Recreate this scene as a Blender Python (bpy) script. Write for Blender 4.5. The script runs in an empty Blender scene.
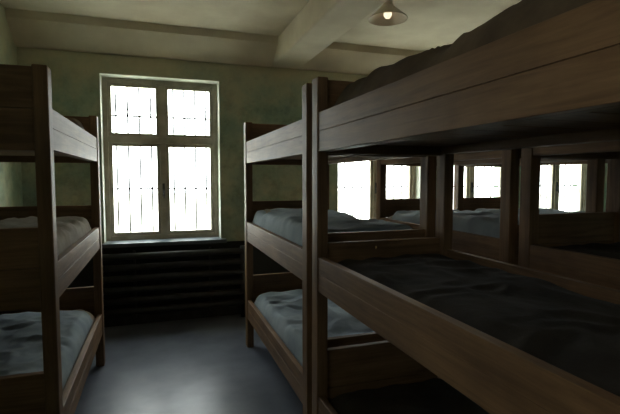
import bpy, bmesh, math, random
from mathutils import Vector, noise

scene = bpy.context.scene
COL = scene.collection
scene.view_settings.view_transform = 'Standard'
scene.view_settings.gamma = 0.86
scene.view_settings.exposure = 0.25

# ---------------------------------------------------------------- materials
def new_mat(name):
    m = bpy.data.materials.new(name); m.use_nodes = True
    nt = m.node_tree; b = nt.nodes['Principled BSDF']
    return m, nt, b

def wood_mat(name, axis, dark, light, rough=0.55):
    m, nt, b = new_mat(name)
    tc = nt.nodes.new('ShaderNodeTexCoord'); mp = nt.nodes.new('ShaderNodeMapping')
    s = [16, 16, 16]; s[axis] = 0.9
    mp.inputs['Scale'].default_value = s
    n = nt.nodes.new('ShaderNodeTexNoise'); n.inputs['Scale'].default_value = 2.2
    n.inputs['Detail'].default_value = 8; n.inputs['Roughness'].default_value = 0.65
    n.inputs['Distortion'].default_value = 0.5
    n2 = nt.nodes.new('ShaderNodeTexNoise'); n2.inputs['Scale'].default_value = 3.0
    n2.inputs['Detail'].default_value = 4
    r = nt.nodes.new('ShaderNodeValToRGB')
    r.color_ramp.elements[0].position = 0.25; r.color_ramp.elements[0].color = (*dark, 1)
    r.color_ramp.elements[1].position = 0.8; r.color_ramp.elements[1].color = (*light, 1)
    mx = nt.nodes.new('ShaderNodeMix'); mx.data_type = 'RGBA'; mx.blend_type = 'MULTIPLY'
    mx.inputs['Factor'].default_value = 0.55
    r2 = nt.nodes.new('ShaderNodeValToRGB')
    r2.color_ramp.elements[0].position = 0.35; r2.color_ramp.elements[0].color = (0.4, 0.36, 0.33, 1)
    r2.color_ramp.elements[1].position = 0.65; r2.color_ramp.elements[1].color = (1, 1, 1, 1)
    L = nt.links.new
    L(tc.outputs['Object'], mp.inputs[0]); L(mp.outputs[0], n.inputs['Vector'])
    L(tc.outputs['Object'], n2.inputs['Vector'])
    L(n.outputs[0], r.inputs[0]); L(n2.outputs[0], r2.inputs[0])
    L(r.outputs[0], mx.inputs[6]); L(r2.outputs[0], mx.inputs[7])
    L(mx.outputs[2], b.inputs['Base Color'])
    bp = nt.nodes.new('ShaderNodeBump'); bp.inputs['Strength'].default_value = 0.3
    bp.inputs['Distance'].default_value = 0.004
    L(n.outputs[0], bp.inputs['Height']); L(bp.outputs[0], b.inputs['Normal'])
    b.inputs['Roughness'].default_value = rough
    return m

WD, WL = (0.15, 0.080, 0.035), (0.42, 0.25, 0.12)
wood = [wood_mat('bunk_wood_' + 'xyz'[i], i, WD, WL) for i in range(3)]

def noise_mat(name, c1, c2, scale=4, rough=0.9, bump=0.2, bd=0.003, detail=6, lo=.35, hi=.65, bscale=None):
    m, nt, b = new_mat(name)
    tc = nt.nodes.new('ShaderNodeTexCoord')
    n = nt.nodes.new('ShaderNodeTexNoise'); n.inputs['Scale'].default_value = scale
    n.inputs['Detail'].default_value = detail
    r = nt.nodes.new('ShaderNodeValToRGB')
    r.color_ramp.elements[0].position = lo; r.color_ramp.elements[0].color = (*c1, 1)
    r.color_ramp.elements[1].position = hi; r.color_ramp.elements[1].color = (*c2, 1)
    L = nt.links.new
    L(tc.outputs['Object'], n.inputs['Vector']); L(n.outputs[0], r.inputs[0])
    L(r.outputs[0], b.inputs['Base Color'])
    if bump:
        nb = nt.nodes.new('ShaderNodeTexNoise'); nb.inputs['Scale'].default_value = bscale or scale * 6
        nb.inputs['Detail'].default_value = 6
        L(tc.outputs['Object'], nb.inputs['Vector'])
        bp = nt.nodes.new('ShaderNodeBump'); bp.inputs['Strength'].default_value = bump
        bp.inputs['Distance'].default_value = bd
        L(nb.outputs[0], bp.inputs['Height']); L(bp.outputs[0], b.inputs['Normal'])
    b.inputs['Roughness'].default_value = rough
    return m

def wall_mat():
    m, nt, b = new_mat('old_painted_plaster')
    L = nt.links.new
    tc = nt.nodes.new('ShaderNodeNewGeometry')
    n = nt.nodes.new('ShaderNodeTexNoise'); n.inputs['Scale'].default_value = 1.6
    n.inputs['Detail'].default_value = 9; n.inputs['Roughness'].default_value = 0.68
    r = nt.nodes.new('ShaderNodeValToRGB'); e = r.color_ramp.elements
    e[0].position = 0.34; e[0].color = (0.32, 0.46, 0.39, 1)
    e[1].position = 0.66; e[1].color = (0.64, 0.65, 0.48, 1)
    e2 = e.new(0.5); e2.color = (0.45, 0.55, 0.43, 1)
    L(tc.outputs['Position'], n.inputs['Vector']); L(n.outputs[0], r.inputs[0])
    n2 = nt.nodes.new('ShaderNodeTexNoise'); n2.inputs['Scale'].default_value = 7
    n2.inputs['Detail'].default_value = 10; n2.inputs['Roughness'].default_value = .78
    L(tc.outputs['Position'], n2.inputs['Vector'])
    r2 = nt.nodes.new('ShaderNodeValToRGB')
    r2.color_ramp.elements[0].position = .38; r2.color_ramp.elements[0].color = (.6, .59, .55, 1)
    r2.color_ramp.elements[1].position = .54; r2.color_ramp.elements[1].color = (1, 1, 1, 1)
    L(n2.outputs[0], r2.inputs[0])
    mm = nt.nodes.new('ShaderNodeMix'); mm.data_type = 'RGBA'; mm.blend_type = 'MULTIPLY'
    mm.inputs['Factor'].default_value = .6
    L(r.outputs[0], mm.inputs[6]); L(r2.outputs[0], mm.inputs[7])
    sx = nt.nodes.new('ShaderNodeSeparateXYZ'); L(tc.outputs['Position'], sx.inputs[0])
    # cream mixed in toward the top of the wall, edge broken by noise
    ad = nt.nodes.new('ShaderNodeMath'); ad.operation = 'MULTIPLY_ADD'; ad.inputs[1].default_value = .9
    L(n.outputs[0], ad.inputs[0]); L(sx.outputs[2], ad.inputs[2])
    mr = nt.nodes.new('ShaderNodeMapRange'); mr.inputs[1].default_value = 2.75; mr.inputs[2].default_value = 3.25
    mr.inputs[3].default_value = 0; mr.inputs[4].default_value = .8
    L(ad.outputs[0], mr.inputs[0])
    up = nt.nodes.new('ShaderNodeMix'); up.data_type = 'RGBA'
    L(mr.outputs[0], up.inputs['Factor']); L(mm.outputs[2], up.inputs[6]); up.inputs[7].default_value = (.70, .64, .46, 1)
    lt = nt.nodes.new('ShaderNodeMath'); lt.operation = 'LESS_THAN'; lt.inputs[1].default_value = 0.84
    L(sx.outputs[2], lt.inputs[0])
    mx = nt.nodes.new('ShaderNodeMix'); mx.data_type = 'RGBA'
    L(lt.outputs[0], mx.inputs['Factor']); L(up.outputs[2], mx.inputs[6])
    mx.inputs[7].default_value = (0.030, 0.034, 0.030, 1)
    L(mx.outputs[2], b.inputs['Base Color'])
    bp = nt.nodes.new('ShaderNodeBump'); bp.inputs['Strength'].default_value = 0.25
    bp.inputs['Distance'].default_value = 0.005
    L(n2.outputs[0], bp.inputs['Height']); L(bp.outputs[0], b.inputs['Normal'])
    b.inputs['Roughness'].default_value = 0.75
    return m

M_wall = wall_mat()
M_ceil = noise_mat('ceiling_limewash', (0.70, 0.61, 0.47), (0.88, 0.80, 0.65), 1.8, .9, .2, .004, 8)
M_floor = noise_mat('worn_concrete', (0.12, 0.135, 0.17), (0.225, 0.245, 0.295), 2.5, .34, .25, .002, 9, .3, .7, 25)
M_reveal = noise_mat('reveal_paint', (0.55, 0.58, 0.50), (0.70, 0.72, 0.64), 3, .7)
M_frame = noise_mat('window_paint', (0.38, 0.34, 0.26), (0.52, 0.48, 0.39), 6, .5, .1)
M_sill = noise_mat('sill_paint', (0.10, 0.13, 0.15), (0.17, 0.20, 0.22), 6, .35, .1)
M_iron = noise_mat('painted_iron', (0.035, 0.037, 0.034), (0.06, 0.062, 0.058), 10, .4, .1)
M_bar = noise_mat('grey_bar_iron', (0.012, 0.012, 0.012), (0.02, 0.02, 0.02), 10, 1.0, .0)
M_bar.node_tree.nodes['Principled BSDF'].inputs['Specular IOR Level'].default_value = 0.0
M_blanket = noise_mat('blue_grey_cloth', (0.24, 0.29, 0.325), (0.38, 0.435, 0.47), 5, .95, .3, .002, 6, .3, .7, 90)
M_beige = noise_mat('straw_ticking', (0.26, 0.22, 0.17), (0.40, 0.36, 0.29), 6, .95, .3, .003, 6, .3, .7, 70)
M_sack = noise_mat('brown_straw_sack', (0.08, 0.054, 0.030), (0.18, 0.125, 0.072), 6, .95, .5, .005, 6, .3, .7, 50)
M_dark = noise_mat('shaded_straw_sack', (0.028, 0.022, 0.016), (0.06, 0.047, 0.034), 6, .95, .4, .004, 6, .3, .7, 60)  # straw sack darkened, shade of the near lower tiers put into its colour
M_ground = noise_mat('pale_gravel', (0.55, 0.54, 0.48), (0.7, 0.69, 0.62), 8, .9, .0)
M_enamel, nt, b = new_mat('cream_enamel'); b.inputs['Base Color'].default_value = (.88, .78, .65, 1); b.inputs['Roughness'].default_value = .3
M_bulb, nt, b = new_mat('lamp_bulb'); b.inputs['Base Color'].default_value = (.95, .92, .85, 1)
b.inputs['Roughness'].default_value = .2
b.inputs['Emission Color'].default_value = (1, .88, .66, 1); b.inputs['Emission Strength'].default_value = .9
M_glass = bpy.data.materials.new('window_glass'); M_glass.use_nodes = True
nt = M_glass.node_tree; nt.nodes.clear()
o = nt.nodes.new('ShaderNodeOutputMaterial'); mx = nt.nodes.new('ShaderNodeMixShader')
t = nt.nodes.new('ShaderNodeBsdfTransparent'); g = nt.nodes.new('ShaderNodeBsdfGlossy')
g.inputs['Roughness'].default_value = .05; mx.inputs[0].default_value = .05
t.inputs[0].default_value = (.95, .98, .97, 1)
nt.links.new(t.outputs[0], mx.inputs[1]); nt.links.new(g.outputs[0], mx.inputs[2]); nt.links.new(mx.outputs[0], o.inputs[0])

# ---------------------------------------------------------------- mesh helpers
class MB:
    def __init__(s): s.bm = bmesh.new(); s.mats = []
    def mi(s, m):
        if m not in s.mats: s.mats.append(m)
        return s.mats.index(m)
    def box(s, x0, x1, y0, y1, z0, z1, m, jit=0):
        i = s.mi(m); j = lambda: random.uniform(-jit, jit)
        v = [s.bm.verts.new((x + j(), y + j(), z + j())) for z in (z0, z1) for y in (y0, y1) for x in (x0, x1)]
        for f in ((0,2,3,1),(4,5,7,6),(0,1,5,4),(2,6,7,3),(0,4,6,2),(1,3,7,5)):
            s.bm.faces.new([v[k] for k in f]).material_index = i
    def cyl(s, p, q, r, m, n=12):
        i = s.mi(m); p = Vector(p); q = Vector(q); d = (q - p).normalized()
        a = d.orthogonal().normalized(); b_ = d.cross(a)
        A = []; B = []
        for k in range(n):
            t = 2*math.pi*k/n; o = (a*math.cos(t) + b_*math.sin(t))*r
            A.append(s.bm.verts.new(p+o)); B.append(s.bm.verts.new(q+o))
        for k in range(n):
            f = s.bm.faces.new((A[k], A[(k+1)%n], B[(k+1)%n], B[k])); f.material_index = i; f.smooth = True
        s.bm.faces.new(A[::-1]).material_index = i; s.bm.faces.new(B).material_index = i
    def lathe(s, prof, m, n=40, c=(0,0,0)):
        i = s.mi(m); rings = []
        for r, z in prof:
            rings.append([s.bm.verts.new((c[0]+r*math.cos(2*math.pi*k/n), c[1]+r*math.sin(2*math.pi*k/n), c[2]+z)) for k in range(n)])
        for a, b_ in zip(rings, rings[1:]):
            for k in range(n):
                f = s.bm.faces.new((a[k], a[(k+1)%n], b_[(k+1)%n], b_[k])); f.material_index = i; f.smooth = True
    def obj(s, name, parent=None, loc=(0,0,0), bevel=0):
        bmesh.ops.recalc_face_normals(s.bm, faces=s.bm.faces)
        me = bpy.data.meshes.new(name); s.bm.to_mesh(me); s.bm.free()
        for m in s.mats: me.materials.append(m)
        ob = bpy.data.objects.new(name, me); COL.objects.link(ob); ob.location = loc
        if parent: ob.parent = parent
        if bevel:
            md = ob.modifiers.new('bevel', 'BEVEL'); md.width = bevel; md.segments = 2; md.limit_method = 'ANGLE'
        return ob

def empty(name, loc):
    e = bpy.data.objects.new(name, None); COL.objects.link(e); e.location = loc
    e.empty_display_size = .1
    return e

def place_copy(e_src, name, loc):
    e = empty(name, loc)
    for c in e_src.children:
        d = bpy.data.objects.new(c.name, c.data); COL.objects.link(d); d.parent = e
        d.location = c.location
        for md in c.modifiers:
            nm = d.modifiers.new(md.name, md.type)
            if md.type == 'BEVEL': nm.width = md.width; nm.segments = 2; nm.limit_method = 'ANGLE'
    return e

# ---------------------------------------------------------------- room shell
XL, XR, YF, YB, ZC = -1.25, 6.9, -1.6, 5.05, 3.05
TH = .42
WZ0, WZ1 = .87, 2.61
WC = [0.06, 2.65, 4.13, 5.66]; HW = .6

w = MB()
w.box(XL-.3, XR+.3, YB, YB+TH, 0, WZ0, M_wall)
w.box(XL-.3, XR+.3, YB, YB+TH, WZ1, ZC, M_wall)
xs = [XL-.3] + sum([[c-HW, c+HW] for c in WC], []) + [XR+.3]
for k in range(0, len(xs), 2):
    w.box(xs[k], xs[k+1], YB, YB+TH, WZ0, WZ1, M_wall)
w.obj('wall_back')

# left wall, with a high window opening added for fill light, unseen behind the viewer
w = MB(); LY0, LY1, LZ0, LZ1 = -1.0, -.1, 1.85, 2.5
w.box(XL-.3, XL, YF-.3, LY0, 0, ZC, M_wall); w.box(XL-.3, XL, LY1, YB, 0, ZC, M_wall)
w.box(XL-.3, XL, LY0, LY1, 0, LZ0, M_wall); w.box(XL-.3, XL, LY0, LY1, LZ1, ZC, M_wall)
w.obj('wall_left')
w = MB(); w.box(XR, XR+.3, YF-.3, YB, 0, ZC, M_wall); w.obj('wall_right')
w = MB()
w.box(XL, .2, YF-.3, YF, 0, ZC, M_wall); w.box(1.15, XR, YF-.3, YF, 0, ZC, M_wall)
w.box(.2, 1.15, YF-.3, YF, 2.1, ZC, M_wall); w.obj('wall_front')
w = MB(); w.box(XL-.3, XR+.3, YF-.3, YB+TH, -.15, 0, M_floor); w.obj('floor')
w = MB(); w.box(XL-.3, XR+.3, YF-.3, YB+TH, ZC, ZC+.2, M_ceil); w.obj('ceiling')
for k, bx in enumerate((1.24, 4.3)):
    w = MB(); w.box(bx, bx+.33, YF, YB, 2.80, ZC, M_ceil); w.obj('trim_ceiling_beam_%d' % (k+1), bevel=.015)
def cornice(name, x0, x1):
    m = MB(); i = m.mi(M_ceil)
    pr = [(YB, 2.80), (YB-.05, 2.80), (YB-.30, 2.98), (YB-.32, ZC), (YB, ZC)]
    A = [m.bm.verts.new((x0, y, z)) for y, z in pr]; B = [m.bm.verts.new((x1, y, z)) for y, z in pr]
    for k in range(5):
        m.bm.faces.new((A[k], A[(k+1) % 5], B[(k+1) % 5], B[k]))
    m.bm.faces.new(A); m.bm.faces.new(B[::-1]); m.obj(name)
cornice('trim_cornice_1', XL, 1.24); cornice('trim_cornice_2', 1.57, 4.3); cornice('trim_cornice_3', 4.63, XR)
w = MB(); w.box(XL, XR, YB-.02, YB, 0, .10, M_iron); w.obj('baseboard_back', bevel=.004)
w = MB(); w.box(XL, XL+.02, YF, YB-.02, 0, .10, M_iron); w.obj('baseboard_left', bevel=.004)

# door in front wall
d = empty('door_1', (.675, YF-.05, 0))
m = MB()
m.box(-.40, .40, -.05, 0, .01, 2.04, wood[2])
for z0, z1 in ((.2, .9), (1.05, 1.85)):
    for x0, x1 in ((-.32, -.04), (.04, .32)): m.box(x0, x1, -.005, .012, z0, z1, wood[2])
m.obj('leaf', d, bevel=.005)
m = MB(); m.box(-.475, -.41, -.1, .05, 0, 2.1, wood[2]); m.box(.41, .475, -.1, .05, 0, 2.1, wood[2]); m.box(-.41, .41, -.1, .05, 2.045, 2.1, wood[0])
m.obj('jamb', d, bevel=.004)
m = MB(); m.cyl((.33, .0, 1.02), (.33, .06, 1.02), .011, M_iron); m.cyl((.33, .055, 1.02), (.22, .055, 1.02), .01, M_iron); m.obj('handle', d)

# ---------------------------------------------------------------- windows
H = WZ1 - WZ0
def build_window(loc, hw=HW, H=H, trans=1.09, munt=.55):
    e = empty('window_1', loc)
    m = MB(); y0, y1 = .17, .25; fw = .055
    m.box(-hw, -hw+fw, y0, y1, 0, H, M_frame); m.box(hw-fw, hw, y0, y1, 0, H, M_frame)
    m.box(-hw+fw, hw-fw, y0, y1, H-fw, H, M_frame); m.box(-hw+fw, hw-fw, y0, y1, 0, fw, M_frame)
    m.box(-hw+fw, hw-fw, y0-.015, y1, trans-.035, trans+.035, M_frame)
    m.box(-.03, .03, y0-.01, y1, fw, H-fw, M_frame)
    m.obj('frame', e, bevel=.006)
    m = MB(); s = .035
    for sx in (-1, 1):
        xa, xb = sorted((sx*.03, sx*(hw-fw)))
        for za, zb in ((fw, trans-.035), (trans+.035, H-fw)):
            m.box(xa, xa+s, y0+.01, y1-.02, za, zb, M_frame); m.box(xb-s, xb, y0+.01, y1-.02, za, zb, M_frame)
            m.box(xa+s, xb-s, y0+.01, y1-.02, za, za+s, M_frame); m.box(xa+s, xb-s, y0+.01, y1-.02, zb-s, zb, M_frame)
    m.obj('casements', e, bevel=.004)
    m = MB(); m.box(-hw+fw, hw-fw, y0+.035, y0+.039, fw, H-fw, M_glass); m.obj('glass', e)
    m = MB()
    m.box(-.012, .012, y0-.03, y0-.01, .48, .62, M_iron); m.cyl((0, y0-.02, .55), (0, y0-.06, .55), .008, M_iron)
    m.cyl((0, y0-.055, .55), (0, y0-.055, .46), .008, M_iron)
    m.obj('handle', e)
    m = MB(); m.box(-hw-.05, hw+.05, -.07, 0, -.035, .005, M_sill); m.box(-hw, hw, 0, .17, -.0, .008, M_sill); m.obj('sill', e, bevel=.006)
    m = MB(); m.box(-hw, -hw+.006, 0, .17, .008, H, M_reveal); m.box(hw-.006, hw, 0, .17, .008, H, M_reveal)
    m.box(-hw+.006, hw-.006, 0, .17, H-.006, H, M_reveal); m.obj('reveal', e)
    m = MB(); n = 10
    for k in range(1, n):
        x = -hw + 2*hw*k/n
        m.cyl((x, .34, 0), (x, .34, H), .0085, M_bar, 8)
    for z in (.56, 1.36): m.box(-hw, hw, .335, .345, z-.008, z+.008, M_bar)
    m.obj('security_bars', e)
    return e
w1 = build_window((WC[0], YB, WZ0))
for k, c in enumerate(WC[1:]): place_copy(w1, 'window_%d' % (k+2), (c, YB, WZ0))
e = empty('window_5', (XL, (LY0+LY1)/2, LZ0)); hw = (LY1-LY0)/2; h5 = LZ1-LZ0  # unseen window, added to brighten the near bunk rails
m = MB()
m.box(-.2, -.13, -hw, -hw+.05, 0, h5, M_frame); m.box(-.2, -.13, hw-.05, hw, 0, h5, M_frame)
m.box(-.2, -.13, -hw+.05, hw-.05, 0, .05, M_frame); m.box(-.2, -.13, -hw+.05, hw-.05, h5-.05, h5, M_frame)
m.box(-.19, -.14, -.025, .025, .05, h5-.05, M_frame); m.obj('frame', e, bevel=.005)
m = MB(); m.box(-.167, -.163, -hw+.05, hw-.05, .05, h5-.05, M_glass); m.obj('glass', e)

def portal(name, loc, rot, sx, sy):
    l = bpy.data.lights.new(name, 'AREA'); l.shape = 'RECTANGLE'; l.size = sx; l.size_y = sy
    l.cycles.is_portal = True
    ob = bpy.data.objects.new(name, l); COL.objects.link(ob); ob.location = loc; ob.rotation_euler = rot
for c in WC: portal('window_skylight_portal', (c, YB+TH-.01, (WZ0+WZ1)/2), (-math.pi/2, 0, 0), 2*HW, WZ1-WZ0)
portal('window_skylight_portal', (XL-.29, (LY0+LY1)/2, (LZ0+LZ1)/2), (0, -math.pi/2, 0), LZ1-LZ0, LY1-LY0)  # sky portal for the added fill window

# ---------------------------------------------------------------- pipe radiators
def radiator(name, cx, x0, x1):
    e = empty(name, (cx, YB-.02, 0)); m = MB()
    for k in range(6):
        z = .17 + k*.115
        m.cyl((x0, -.09, z), (x1, -.09, z), .034, M_iron, 16)
    m.obj('pipes', e)
    m = MB()
    for x in (x0, x1): m.cyl((x, -.09, .0), (x, -.09, .80), .03, M_iron, 16)
    for x in (x0+.35, x1-.35):
        m.box(x-.015, x+.015, -.10, 0, .10, .14, M_iron)
        m.box(x-.012, x+.012, -.045, -.0, .10, .79, M_iron)
    m.obj('headers', e)
radiator('pipe_radiator', WC[0], -.66, .82)
radiator('pipe_radiator.001', WC[1], -.62, .62)
radiator('pipe_radiator.002', WC[2], -.62, .62)
radiator('pipe_radiator.003', WC[3], -.62, .62)

# ---------------------------------------------------------------- bunks
RAILS = [(.27, .44), (.98, 1.155), (1.68, 1.87)]
def bedding(name, parent, x0, x1, y0, y1, zb, h, amp, mat, seed, crumple=.5, nx=56, ny=110, pil=0.0, edge=.10):
    bm = bmesh.new(); top = []
    for j in range(ny+1):
        row = []
        for i in range(nx+1):
            u, v = i/nx, j/ny
            x = x0 + (x1-x0)*u; y = y0 + (y1-y0)*v
            du = min(u, 1-u)*(x1-x0)/edge; dv = min(v, 1-v)*(y1-y0)/edge
            f = lambda d: math.sqrt(max(0, 1-(1-min(d, 1))**2))
            ed = f(du)*f(dv)
            p = Vector((x*2.2+seed*7.3, y*2.2, seed*3.1))
            big = noise.noise(p)
            q = Vector((x*5+seed, y*5 + noise.noise(p*1.5)*1.2, seed*1.7))
            rid = 1-abs(noise.noise(q))*2.2
            q2 = Vector((x*13+noise.noise(q)*2, y*11, seed))
            rid2 = 1-abs(noise.noise(q2))*2
            z = h*.75 + amp*big + crumple*(.022*rid + .005*rid2)
            if pil: z += pil*math.exp(-((v-.86)/.11)**2)
            z = max(z, .03)*(.18+.82*ed)
            row.append(bm.verts.new((x, y, zb+z)))
        top.append(row)
    for j in range(ny):
        for i in range(nx):
            bm.faces.new((top[j][i], top[j][i+1], top[j+1][i+1], top[j+1][i])).smooth = True
    ring = top[0][:] + [top[j][nx] for j in range(1, ny+1)] + top[ny][:nx][::-1] + [top[j][0] for j in range(ny-1, 0, -1)]
    bot = [bm.verts.new((v.co.x, v.co.y, zb)) for v in ring]
    n = len(ring)
    for k in range(n):
        bm.faces.new((ring[k], bot[k], bot[(k+1) % n], ring[(k+1) % n]))
    bm.faces.new(bot)
    bmesh.ops.recalc_face_normals(bm, faces=bm.faces)
    me = bpy.data.meshes.new(name); bm.to_mesh(me); bm.free(); me.materials.append(mat)
    ob = bpy.data.objects.new(name, me); COL.objects.link(ob); ob.parent = parent
    return ob

cnt = [0]
def bunk(x0, x1, y0, y1, beds, seed, pw=.07, mid=(1.33, 1.33)):
    random.seed(seed)
    name = 'wooden_bunk_bed' if cnt[0] == 0 else 'wooden_bunk_bed.%03d' % cnt[0]
    cnt[0] += 1
    cx, cy = (x0+x1)/2, (y0+y1)/2; hx, hy = (x1-x0)/2, (y1-y0)/2
    e = empty(name, (cx, cy, 0)); pd = .085
    m = MB()
    for sx in (-1, 1):
        for sy in (-1, 1):
            xa, xb = sorted((sx*hx, sx*(hx-pw))); ya, yb = sorted((sy*hy, sy*(hy-pd)))
            m.box(xa, xb, ya, yb, 0, 2.045, wood[2], .002)
    m.obj('posts', e, bevel=.006)
    m = MB()
    for z0, z1 in RAILS:
        for sx in (-1, 1):
            xa, xb = sorted((sx*(hx-.006), sx*(hx-.04)))
            zm = z0 + (z1-z0)*.52
            m.box(xa, xb, -hy+pd, hy-pd, z0, zm-.0005, wood[1], .0004)
            m.box(xa, xb, -hy+pd, hy-pd, zm+.0005, z1, wood[1], .0004)
            xa, xb = sorted((sx*(hx-.04), sx*(hx-.07)))
            m.box(xa, xb, -hy+pd, hy-pd, z0, z0+.04, wood[1])
    m.obj('side_rails', e, bevel=.002)
    m = MB()
    for sy in (-1, 1):
        for z0, z1 in [(.25, .66), (.96, mid[0] if sy < 0 else mid[1]), (1.67, 2.04)]:
            ya, yb = sorted((sy*(hy-.015), sy*(hy-.05)))
            k = 2; hgt = (z1-z0)/k
            for q in range(k):
                m.box(-hx+pw, hx-pw, ya, yb, z0+q*hgt+.0015, z0+(q+1)*hgt-.0015, wood[0], .001)
    m.obj('end_boards', e, bevel=.004)
    m = MB()
    for z0, z1 in RAILS:
        n = 11; sl = (2*hy-.12)/n
        for q in range(n):
            ya = -hy+.06+q*sl
            m.box(-hx+.045, hx-.045, ya+.004, ya+sl-.004, z0+.04, z0+.062, wood[0], .001)
    m.obj('slats', e, bevel=.003)
    for t, (h, amp, mat, cr, pil, blk) in enumerate(beds):
        zb = RAILS[t][0]+.063
        bedding('mattress_%d' % (t+1), e, -hx+.045, hx-.045, -hy+.055, hy-.055, zb, h, amp, mat, seed*5+t, cr, pil=pil, edge=.14 if h > .2 else .1)
        if blk:
            bedding('blanket_%d' % (t+1), e, -hx+.05, hx-.05, -hy+blk[0], -hy+blk[1], zb+h*.5, h*.5+.05, .03, blk[2], seed*9+t, .8, edge=.06)
    return e

B, S, G, D = M_blanket, M_sack, M_beige, M_dark
bunk(-1.22, -.45, 2.27, 4.06, [(.20, .02, G, .6, .04, (.10, 1.5, B)), (.17, .02, G, .8, .05, (.3, 1.6, G)), (.17, .02, S, .8, .12, None)], 1, .06)
A0, A1 = .745, 1.545
bunk(A0, A1, 2.26, 4.08, [(.17, .02, G, .6, .03, (.12, 1.65, B)), (.20, .02, G, .8, .06, (.1, 1.7, B)), (.12, .01, S, .5, .0, None)], 2, .06, (1.25, 1.34))
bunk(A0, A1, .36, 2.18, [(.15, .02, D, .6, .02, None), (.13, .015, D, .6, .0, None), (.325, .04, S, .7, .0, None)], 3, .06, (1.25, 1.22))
C0, C1 = 2.08, 2.88
bunk(C0, C1, 2.26, 4.08, [(.15, .02, G, .6, .03, (.1, 1.6, B)), (.17, .02, G, .8, .03, (.1, 1.6, B)), (.12, .01, S, .5, .0, None)], 4, .07, (1.25, 1.34))
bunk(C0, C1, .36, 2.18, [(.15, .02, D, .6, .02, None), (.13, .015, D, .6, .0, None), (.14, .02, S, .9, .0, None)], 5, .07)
bunk(3.0, 3.8, 2.26, 4.08, [(.15, .02, G, .6, .03, None), (.17, .02, G, .8, .03, (.1, 1.6, B)), (.12, .01, S, .5, .0, None)], 6, .07, (1.25, 1.34))

# ---------------------------------------------------------------- pendant lamp
lp = empty('pendant_lamp', (1.76, 3.28, 2.81))
m = MB()
m.lathe([(.155, 0), (.158, .004), (.150, .012), (.10, .055), (.055, .095), (.042, .11), (.038, .15), (.0, .152)], M_enamel)
m.lathe([(.153, .001), (.146, .010), (.098, .050), (.05, .09), (.03, .10), (.0, .10)], M_enamel)
m.obj('shade', lp)
m = MB(); m.lathe([(.0, .005), (.018, .009), (.03, .025), (.033, .042), (.027, .06), (.016, .08), (.014, .10)], M_bulb, 24); m.obj('bulb', lp)
m = MB(); m.cyl((0, 0, .15), (0, 0, .22), .008, M_iron); m.lathe([(.0, .215), (.04, .215), (.05, .24)], M_enamel, 24); m.obj('rod_and_canopy', lp)

# ---------------------------------------------------------------- outside
m = MB(); m.box(-40, 45, YB+TH, 60, -.5, -.4, M_ground); m.box(-40, XL-.3, -30, YB+TH, -.5, -.4, M_ground); m.obj('ground')

wd = bpy.data.worlds.new('overcast_sky'); scene.world = wd; wd.use_nodes = True
bg = wd.node_tree.nodes['Background']
bg.inputs[0].default_value = (.98, .985, .98, 1); bg.inputs[1].default_value = 11.5

# ---------------------------------------------------------------- camera
cd = bpy.data.cameras.new('camera'); cd.sensor_width = 36; cd.lens = 450/620*36
cam = bpy.data.objects.new('camera', cd); COL.objects.link(cam)
cam.location = (0, 0, 1.55)
cam.rotation_euler = (math.radians(90-3.69), 0, math.radians(-18.66))
scene.camera = cam
